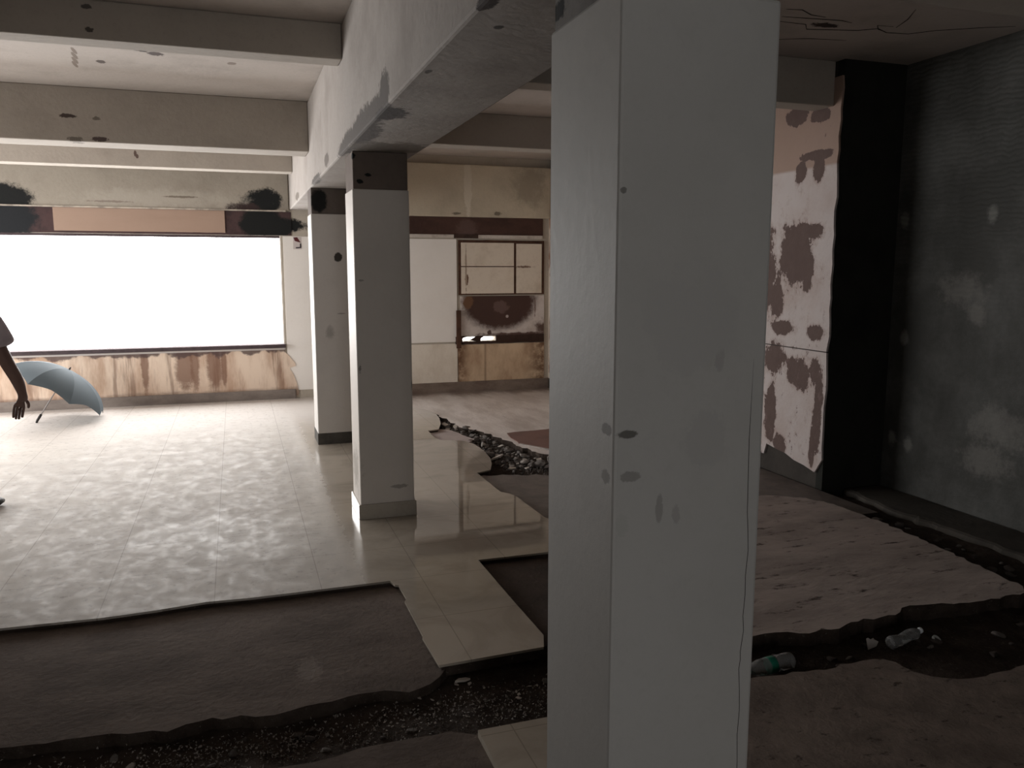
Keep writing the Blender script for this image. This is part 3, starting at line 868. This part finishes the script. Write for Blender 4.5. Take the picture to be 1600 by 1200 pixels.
scatter(120, path_spot([(2.10, 8.3, .5), (2.16, 7.6, .7), (2.20, 7.0, .9), (2.24, 6.5, 1.1), (2.35, 6.2, 1.7)], .17), (.02, .075),
        'broken concrete lump in the rubble trench beyond the curved tile edge', 'rubble', 'concrete lumps in the far trench', 3, (0, 0, 1, 2), .2, -.06,
        lab_sh='tilted pale tile shard in the rubble trench beyond the curved tile edge', grp_sh='tile shards in the far trench')
scatter(80, path_spot([(-.9, 2.8, .9), (-.3, 2.77, .9), (.3, 2.77, .9), (.8, 2.80, 1.0), (1.3, 2.8, 1.0)], 0.0), (.008, .026),
        'small stone in the dirt trench in front of the bare brown screed', 'stone', 'stones in the near trench', 5, (1, 0, 2, 1), 0, -.078, name='stone')
scatter(22, path_spot([(.45, 2.82, 1), (.8, 2.90, 1), (1.25, 2.85, 1)], .03), (.008, .02),
        'pebble', 'stone', 'x', 6, (2,), 1.0, -.07,
        lab_sh='small pale tile chip in the dirt by the end of the tile tongue', grp_sh='tile chips in the near trench')
scatter(26, path_spot([(1.95, 2.68, .4), (2.5, 2.66, .8), (3.1, 2.55, 1.2), (3.8, 2.6, 1.2)], .06), (.015, .05),
        'dark stone in the trench by the discarded plastic bottles', 'stone', 'stones in the bottle trench', 8, (1, 1, 1, 0), 0, -.075, name='stone')
scatter(34, path_spot([(4.0, 3.0, 1), (4.0, 3.7, 1), (4.0, 4.3, 1), (3.9, 4.72, 2.0), (3.6, 4.9, 2)], .09), (.02, .06),
        'dark lump of rubble in the gutter between the worn slab and the grey wall', 'rubble', 'rubble in the wall gutter', 9, (1, 1, 0), 0, -.07)


# fine grit nobody could count: two stuff meshes
def grit(name, n, spot, label, mat, seed, smin=.003, smax=.009, zb=-.07):
    r = random.Random(seed)
    bm = bmesh.new()
    for _ in range(n):
        x, y = spot(r)
        s = r.uniform(smin, smax)
        q = [Vector((r.gauss(0, 1), r.gauss(0, 1), r.gauss(0, 1))).normalized() * s for _ in range(4)]
        vs = [bm.verts.new(Vector((x, y, zb + .02 * mnoise.noise(Vector((x * 3.1, y * 3.1, .3))) + s * .3)) + k) for k in q]
        for f in ((0, 1, 2), (0, 2, 3), (0, 3, 1), (1, 3, 2)):
            bm.faces.new([vs[i] for i in f])
    m = MB()
    m.bm.free()
    m.bm = bm
    o = m.build(name, mat)
    tag(o, label, 'rubble', kind='stuff')


grit('gravel', 3600, lambda r: (r.uniform(-1.2, 1.4), r.gauss(2.77, .08)), 'fine gravel and dirt crumbs filling the trench along the bare screed', M_rk[2], 1, .002, .0075, zb=-.070)
grit('rubble', 1500, path_spot([(2.08, 8.4, .6), (2.18, 7.6, .8), (2.22, 7.0, 1), (2.26, 6.4, 1.3), (2.4, 6.1, 2.0)], .15), 'fine crumbs between the lumps of the far rubble trench', M_rk[0], 2, .006, .02, zb=-.07)
grit('dirt', 900, lambda r: (r.uniform(1.9, 4.1), r.gauss(2.65, .08)), 'dirt crumbs in the dark trench around the plastic bottles', M_rk[1], 3, zb=-.078)

# ---------------------------------------------------------------- litter
M_clear = flat('clear_plastic', (.93, .95, .95), .12, .5, **{'Transmission Weight': .85, 'IOR': 1.25})
M_green = flat('green_label', (.01, .16, .10), .4, .4)


def lathe(prof, n=28):
    m = MB()
    rings = [[m.bm.verts.new((r_ * math.cos(2 * PI * k / n), r_ * math.sin(2 * PI * k / n), z_)) for k in range(n)] for r_, z_ in prof]
    for a, b_ in zip(rings, rings[1:]):
        for k in range(n):
            m.bm.faces.new((a[k], a[(k + 1) % n], b_[(k + 1) % n], b_[k]))
    m.bm.faces.new(list(reversed(rings[0])))
    m.bm.faces.new(rings[-1])
    return m


def bottle(loc, rot, label, sc=1.0, labelmat=M_green, crush=0):
    r = empty('plastic_bottle', loc)
    r.rotation_euler = rot
    r.scale = (sc,) * 3
    tag(r, label, 'bottle')
    prof = [(.016, .004), (.027, 0), (.032, .004), (.034, .02), (.034, .05), (.0325, .053), (.034, .056), (.034, .085), (.0325, .088), (.034, .091),
            (.034, .150), (.0325, .153), (.034, .156), (.033, .172), (.028, .19), (.019, .208), (.0135, .218), (.0135, .232)]
    m = lathe(prof)
    if crush:
        for v in m.bm.verts:
            v.co.x *= 1 - crush * math.exp(-((v.co.z - .11) / .05) ** 2)
            v.co.y += .012 * crush * math.sin(v.co.z * 60)
    m.build('body', M_clear, r, smooth=True)
    if labelmat and not crush:
        lathe([(.0345, .094), (.0352, .095), (.0352, .128), (.0345, .129)]).build('label_band', labelmat, r, smooth=True)
    lathe([(.0145, .222), (.0155, .223), (.0155, .238), (.013, .24)]).build('bottle_cap', flat('cap_%s' % label[:4], (.75, .78, .8), .4), r, smooth=True)
    return r


bottle((2.155, 2.665, -.035), (0, math.radians(-91), math.radians(4)), 'clear plastic bottle with a green label lying in the trench by the near pillar')
bottle((2.67, 2.655, -.040), (0, math.radians(84), math.radians(8)), 'crushed clear plastic bottle lying deeper in the trench past the white scrap', .85, None, .45)
sc = empty('paper_scrap', (2.62, 2.705, -.055))
tag(sc, 'torn scrap of white paper standing in the trench between the two bottles', 'paper')
m = MB().panel_y([(-.03, -.022), (.022, -.018), (.034, .004), (.016, .014), (.012, .020), (-.012, .022), (-.024, .030), (-.032, .026)], -.001, .001)
for v in m.bm.verts:
    v.co.y += .25 * v.co.z + .006 * math.sin(v.co.x * 90)
m.build('sheet', flat('scrap_white', (.52, .48, .44), .7), sc)
ri = empty('plastic_ring', (2.94, 2.66, -.062))
ri.rotation_euler = (.5, .2, 0)
tag(ri, 'small pale plastic ring lying beyond the crushed bottle', 'ring')
m = MB()
bmesh.ops.create_cone(m.bm, segments=24, radius1=.019, radius2=.019, depth=.010)
bmesh.ops.delete(m.bm, geom=[f for f in m.bm.faces if abs(f.normal.z) > .9], context='FACES_ONLY')
o = m.build('band', flat('ring_pale', (.5, .52, .5), .4), ri, smooth=True)
md = o.modifiers.new('wall', 'SOLIDIFY')
md.thickness = .006
fl = empty('paper_flake', (.80, 2.985, -.055))
tag(fl, 'sliver of white tile mortar lying under the tip of the tile tongue', 'chip')
MB().slab([(-.03, -.006), (.01, -.012), (.035, -.004), (.02, .008), (-.01, .010)], -.004, .004).build('flake', flat('flake_white', (.5, .45, .4), .7), fl)

# ---------------------------------------------------------------- open umbrella lying on the floor
R_ = Vector((math.cos(math.radians(18.8)), -math.sin(math.radians(18.8)), 0))
FW = Vector((math.sin(math.radians(18.8)), math.cos(math.radians(18.8)), 0))
UP = Vector((0, 0, 1))
UC = Vector((-1.85, 9.55, .315))
um = empty('umbrella', UC)
tag(um, 'open blue-grey umbrella lying on its side on the floor under the window', 'umbrella')
VD = Vector((-.189, .975, -.132))
RP = VD.cross(UP).normalized()
UQ = RP.cross(VD).normalized()
ax = (RP * .54 + UQ * .84 - VD * .10).normalized()
ux = (RP * .84 - UQ * .54)
ux = (ux - ax * ux.dot(ax)).normalized()
uy = ax.cross(ux)
MU = Matrix((ux, uy, ax)).transposed()
um.rotation_euler = MU.to_euler()
RR, HH, NP = .54, .27, 8
OFF = math.radians(18)


def canopy_pt(a, t):
    """a: angle, t: 0 apex .. 1 rim; ribs straight-ish, cloth sags between them"""
    k = (a - OFF) / (2 * PI / NP)
    fr = abs((k % 1) - .5) * 2            # 1 on a rib, 0 mid panel
    sag = (1 - fr ** 1.6) * t
    rad = RR * math.sin(t * 1.3) / math.sin(1.3) * (math.cos(PI / NP) / math.cos(((k % 1) - .5) * 2 * PI / NP)) * (1 - .03 * sag)
    z = HH * (math.cos(t * 1.3) - math.cos(1.3)) / (1 - math.cos(1.3)) - .012 * sag * (1 - t) + .045 * sag * t * t
    return Vector((rad * math.cos(a), rad * math.sin(a), z))


M_umb = NT('umbrella_cloth')
t = M_umb
tb = t.n('ShaderNodeBsdfTranslucent')
tb.inputs[0].default_value = (.10, .12, .13, 1)
mixs = t.n('ShaderNodeMixShader')
mixs.inputs[0].default_value = .06
outn = [n_ for n_ in t.t.nodes if n_.type == 'OUTPUT_MATERIAL'][0]
t.t.links.new(t.b.outputs[0], mixs.inputs[1])
t.t.links.new(tb.outputs[0], mixs.inputs[2])
t.t.links.new(mixs.outputs[0], outn.inputs['Surface'])
M_umb = t.done((.105, .128, .145), .75, .12)
for k in range(NP):
    m = MB()
    na, nt_ = 10, 12
    g_ = [[m.bm.verts.new(canopy_pt(OFF + 2 * PI * (k + i / na) / NP, max(.02, j / nt_))) for i in range(na + 1)] for j in range(nt_ + 1)]
    for j in range(nt_):
        for i in range(na):
            m.bm.faces.new((g_[j][i], g_[j][i + 1], g_[j + 1][i + 1], g_[j + 1][i]))
    m.build('canopy_panel', M_umb, um, smooth=True)
M_metal = flat('umbrella_metal', (.22, .20, .19), .45, .4)
M_hand = flat('umbrella_handle', (.02, .016, .016), .5)
for k in range(NP):
    a = OFF + 2 * PI * k / NP
    pts = [canopy_pt(a, q / 8) - Vector((0, 0, .006)) for q in range(0, 9)]
    m = MB().tube(pts, .003, 6)
    mid = canopy_pt(a, .55) - Vector((0, 0, .006))
    rb = m.build('rib', M_metal, um)
    MB().tube([Vector((0, 0, .05)), mid], .0025, 6).build('strut', M_metal, rb)
MB().tube([(0, 0, HH), (0, 0, -.30)], .006, 10).build('shaft', M_metal, um)
MB().tube([(0, 0, HH - .01), (0, 0, HH + .015), (0, 0, HH + .03)], [.012, .008, .004], 10).build('ferrule', M_hand, um)
MB().tube([(0, 0, -.27), (0, 0, -.30), (0, 0, -.34), (.004, 0, -.365), (.025, 0, -.378), (.045, 0, -.365)], [.012, .014, .013, .012, .011, .009], 12).build('handle', M_hand, um, smooth=True)

# ---------------------------------------------------------------- person at the edge of the view
M_skin = plaster('brown_skin', (.13, .082, .070), (.10, .062, .055), 9, .4, .7, .5, bump=.05, rough_=.5, fine=False)
M_shirt = plaster('grey_shirt', (.34, .30, .33), (.26, .23, .255), 9, .4, .7, .5, bump=.15, fine=False)
M_trs = plaster('dark_trousers', (.030, .028, .034), (.02, .019, .023), 9, .4, .7, .5, bump=.1, fine=False)
M_hair = flat('black_hair', (.012, .010, .010), .45, .4, var=.4, scale=60)


def skin_body(name, verts, edges, radii, mat, parent, root=0, sub=2):
    me = bpy.data.meshes.new(name + '_bones')
    me.from_pydata([Vector(v) for v in verts], edges, [])
    o = bpy.data.objects.new(name + '_bones', me)
    COL.objects.link(o)
    m = o.modifiers.new('skin', 'SKIN')
    if not me.skin_vertices:
        ly = me.attributes  # fall back: operator-free creation through bmesh
        bm = bmesh.new()
        bm.from_mesh(me)
        bm.verts.layers.skin.verify()
        bm.to_mesh(me)
        bm.free()
    sv = me.skin_vertices[0].data
    for i, r_ in enumerate(radii):
        sv[i].radius = r_ if isinstance(r_, tuple) else (r_, r_)
        sv[i].use_root = (i == root)
    m.use_smooth_shade = True
    m.branch_smoothing = .6
    s_ = o.modifiers.new('sub', 'SUBSURF')
    s_.levels = s_.render_levels = sub
    bpy.context.view_layer.update()
    dg = bpy.context.evaluated_depsgraph_get()
    nm = bpy.data.meshes.new_from_object(o.evaluated_get(dg))
    nm.name = name
    nm.materials.clear()
    nm.materials.append(mat)
    nm.polygons.foreach_set('use_smooth', [True] * len(nm.polygons))
    bpy.data.objects.remove(o)
    bpy.data.meshes.remove(me)
    ob = bpy.data.objects.new(name, nm)
    COL.objects.link(ob)
    if parent: ob.parent = parent
    return ob


class Sk:
    def __init__(s): s.v, s.e, s.r = [], [], []

    def add(s, p, r, par=None):
        s.v.append(p)
        s.r.append(r)
        if par is not None: s.e.append((par, len(s.v) - 1))
        return len(s.v) - 1

    def chain(s, par, pts):
        for p, r in pts: par = s.add(p, r, par)
        return par


pe = empty('person', (-1.70, 6.06, 0), math.radians(-18.8))
tag(pe, 'person in grey short-sleeved shirt and dark trousers standing by the umbrella, arm hanging down', 'person')
k = Sk()
pel = k.add((0, 0, .90), (.135, .10))
ch = k.chain(pel, [((0, .01, 1.02), (.125, .09)), ((0, .015, 1.17), (.135, .095)), ((0, .01, 1.30), (.13, .09))])
nk = k.chain(ch, [((0, 0, 1.39), (.068, .062)), ((0, .005, 1.45), (.062, .062))])
hd = k.chain(nk, [((0, .02, 1.495), (.072, .085)), ((0, .025, 1.56), (.095, .115)), ((0, .02, 1.63), (.092, .112)), ((0, .015, 1.685), (.055, .07))])
k.chain(len(k.v) - 3, [((0, .118, 1.555), (.013, .016)), ((0, .136, 1.545), (.011, .011))])         # nose
for s_ in (-1, 1):
    k.chain(len(k.v) - 5 if s_ < 0 else 7, [((s_ * .085, .01, 1.56), (.008, .018))]) if False else None
for s_ in (-1, 1):
    lg = k.chain(pel, [((s_ * .08, 0, .83), .082), ((s_ * .075, .015, .48), .055), ((s_ * .06, -.005, .28), .048), ((s_ * .052, -.02, .09), .036)])
    k.chain(lg, [((s_ * .052, .05, .04), (.036, .03)), ((s_ * .054, .15, .03), (.034, .022))])
# right arm (the one in view)
def arm(s_):
    if s_ > 0:
        P_ = [((.15, .0, 1.335), .055), ((.195, 0, 1.27), .054), ((.255, .0, 1.10), .047), ((.290, .01, 1.00), .045), ((.335, .035, .88), .041), ((.35, .05, .79), .032)]
        wr = Vector((.35, .05, .785))
        dn = Vector((-.08, .035, -.17)).normalized()
    else:
        P_ = [((-.15, .0, 1.335), .055), ((-.195, 0, 1.27), .050), ((-.24, -.01, 1.10), .040), ((-.25, -.01, 1.02), .037), ((-.255, .02, .90), .034), ((-.25, .05, .79), .026)]
        wr = Vector((-.25, .05, .79))
        dn = Vector((.02, .05, -.17)).normalized()
    a_ = k.chain(ch, P_)
    side = Vector((-dn.z, 0, dn.x)).normalized() * s_      # across the palm
    side = (side * .75 + Vector((0, .65, 0))).normalized()
    side = (side - dn * side.dot(dn)).normalized()
    pn = dn.cross(side)
    palm = k.chain(a_, [(tuple(wr + dn * .035), (.034, .023)), (tuple(wr + dn * .075), (.040, .020))])
    L = (.070, .080, .075, .058)
    for i, l in enumerate(L):
        b0 = wr + dn * .092 + side * (.028 - .0185 * i)
        cu = pn * (.010 + .004 * i) * s_
        k.chain(palm, [(tuple(b0), .0095), (tuple(b0 + dn * l * .45 + cu * .4), .0095), (tuple(b0 + dn * l * .78 + cu * 1.3), .009), (tuple(b0 + dn * l * 1.0 + cu * 2.6), .008)])
    t0 = wr + dn * .045 + side * .034
    k.chain(palm - 1, [(tuple(t0), .012), (tuple(t0 + dn * .025 + side * .016), .0105), (tuple(t0 + dn * .055 + side * .020), .009)])


arm(1)
arm(-1)
skin_body('body', k.v, k.e, k.r, M_skin, pe)
# shirt: torso and two loose sleeves
k = Sk()
a0 = k.add((0, .0, .80), (.19, .15))
a1 = k.chain(a0, [((0, .005, .90), (.185, .145)), ((0, .01, 1.02), (.18, .14)), ((0, .015, 1.18), (.19, .14))])
c_ = k.chain(a1, [((0, .01, 1.305), (.18, .125))])
k.chain(c_, [((0, .0, 1.375), (.075, .07)), ((0, .0, 1.40), (.066, .062))])
for s_ in (1, -1):
    if s_ > 0: k.chain(c_, [((.17, 0, 1.34), .078), ((.215, 0, 1.265), .078), ((.262, .0, 1.15), .084), ((.285, .0, 1.095), .092)])
    else: k.chain(c_, [((-.165, 0, 1.33), .070), ((-.20, 0, 1.255), .066), ((-.235, -.005, 1.14), .062), ((-.24, -.01, 1.095), .064)])
skin_body('shirt', k.v, k.e, k.r, M_shirt, pe)
k = Sk()
a0 = k.add((0, 0, .89), (.14, .12))
for s_ in (-1, 1):
    k.chain(a0, [((s_ * .082, 0, .80), .092), ((s_ * .075, .015, .48), .068), ((s_ * .06, -.005, .26), .056), ((s_ * .054, -.015, .09), .052)])
skin_body('trousers', k.v, k.e, k.r, M_trs, pe)
k = Sk()
a0 = k.add((0, -.0, 1.69), (.085, .095))
k.chain(a0, [((0, -.02, 1.645), (.104, .108)), ((0, -.045, 1.57), (.098, .078)), ((0, -.045, 1.51), (.08, .045))])
skin_body('hair', k.v, k.e, k.r, M_hair, pe)
for s_ in (-1, 1):
    m = MB().tube([(s_ * .052, -.075, .045), (s_ * .052, -.03, .05), (s_ * .053, .06, .045), (s_ * .055, .14, .035), (s_ * .056, .19, .028)], [.034, .041, .043, .043, .026], 14, flat=.75)
    m.build('shoe', flat('shoe_black', (.02, .019, .018), .5), pe, smooth=True)
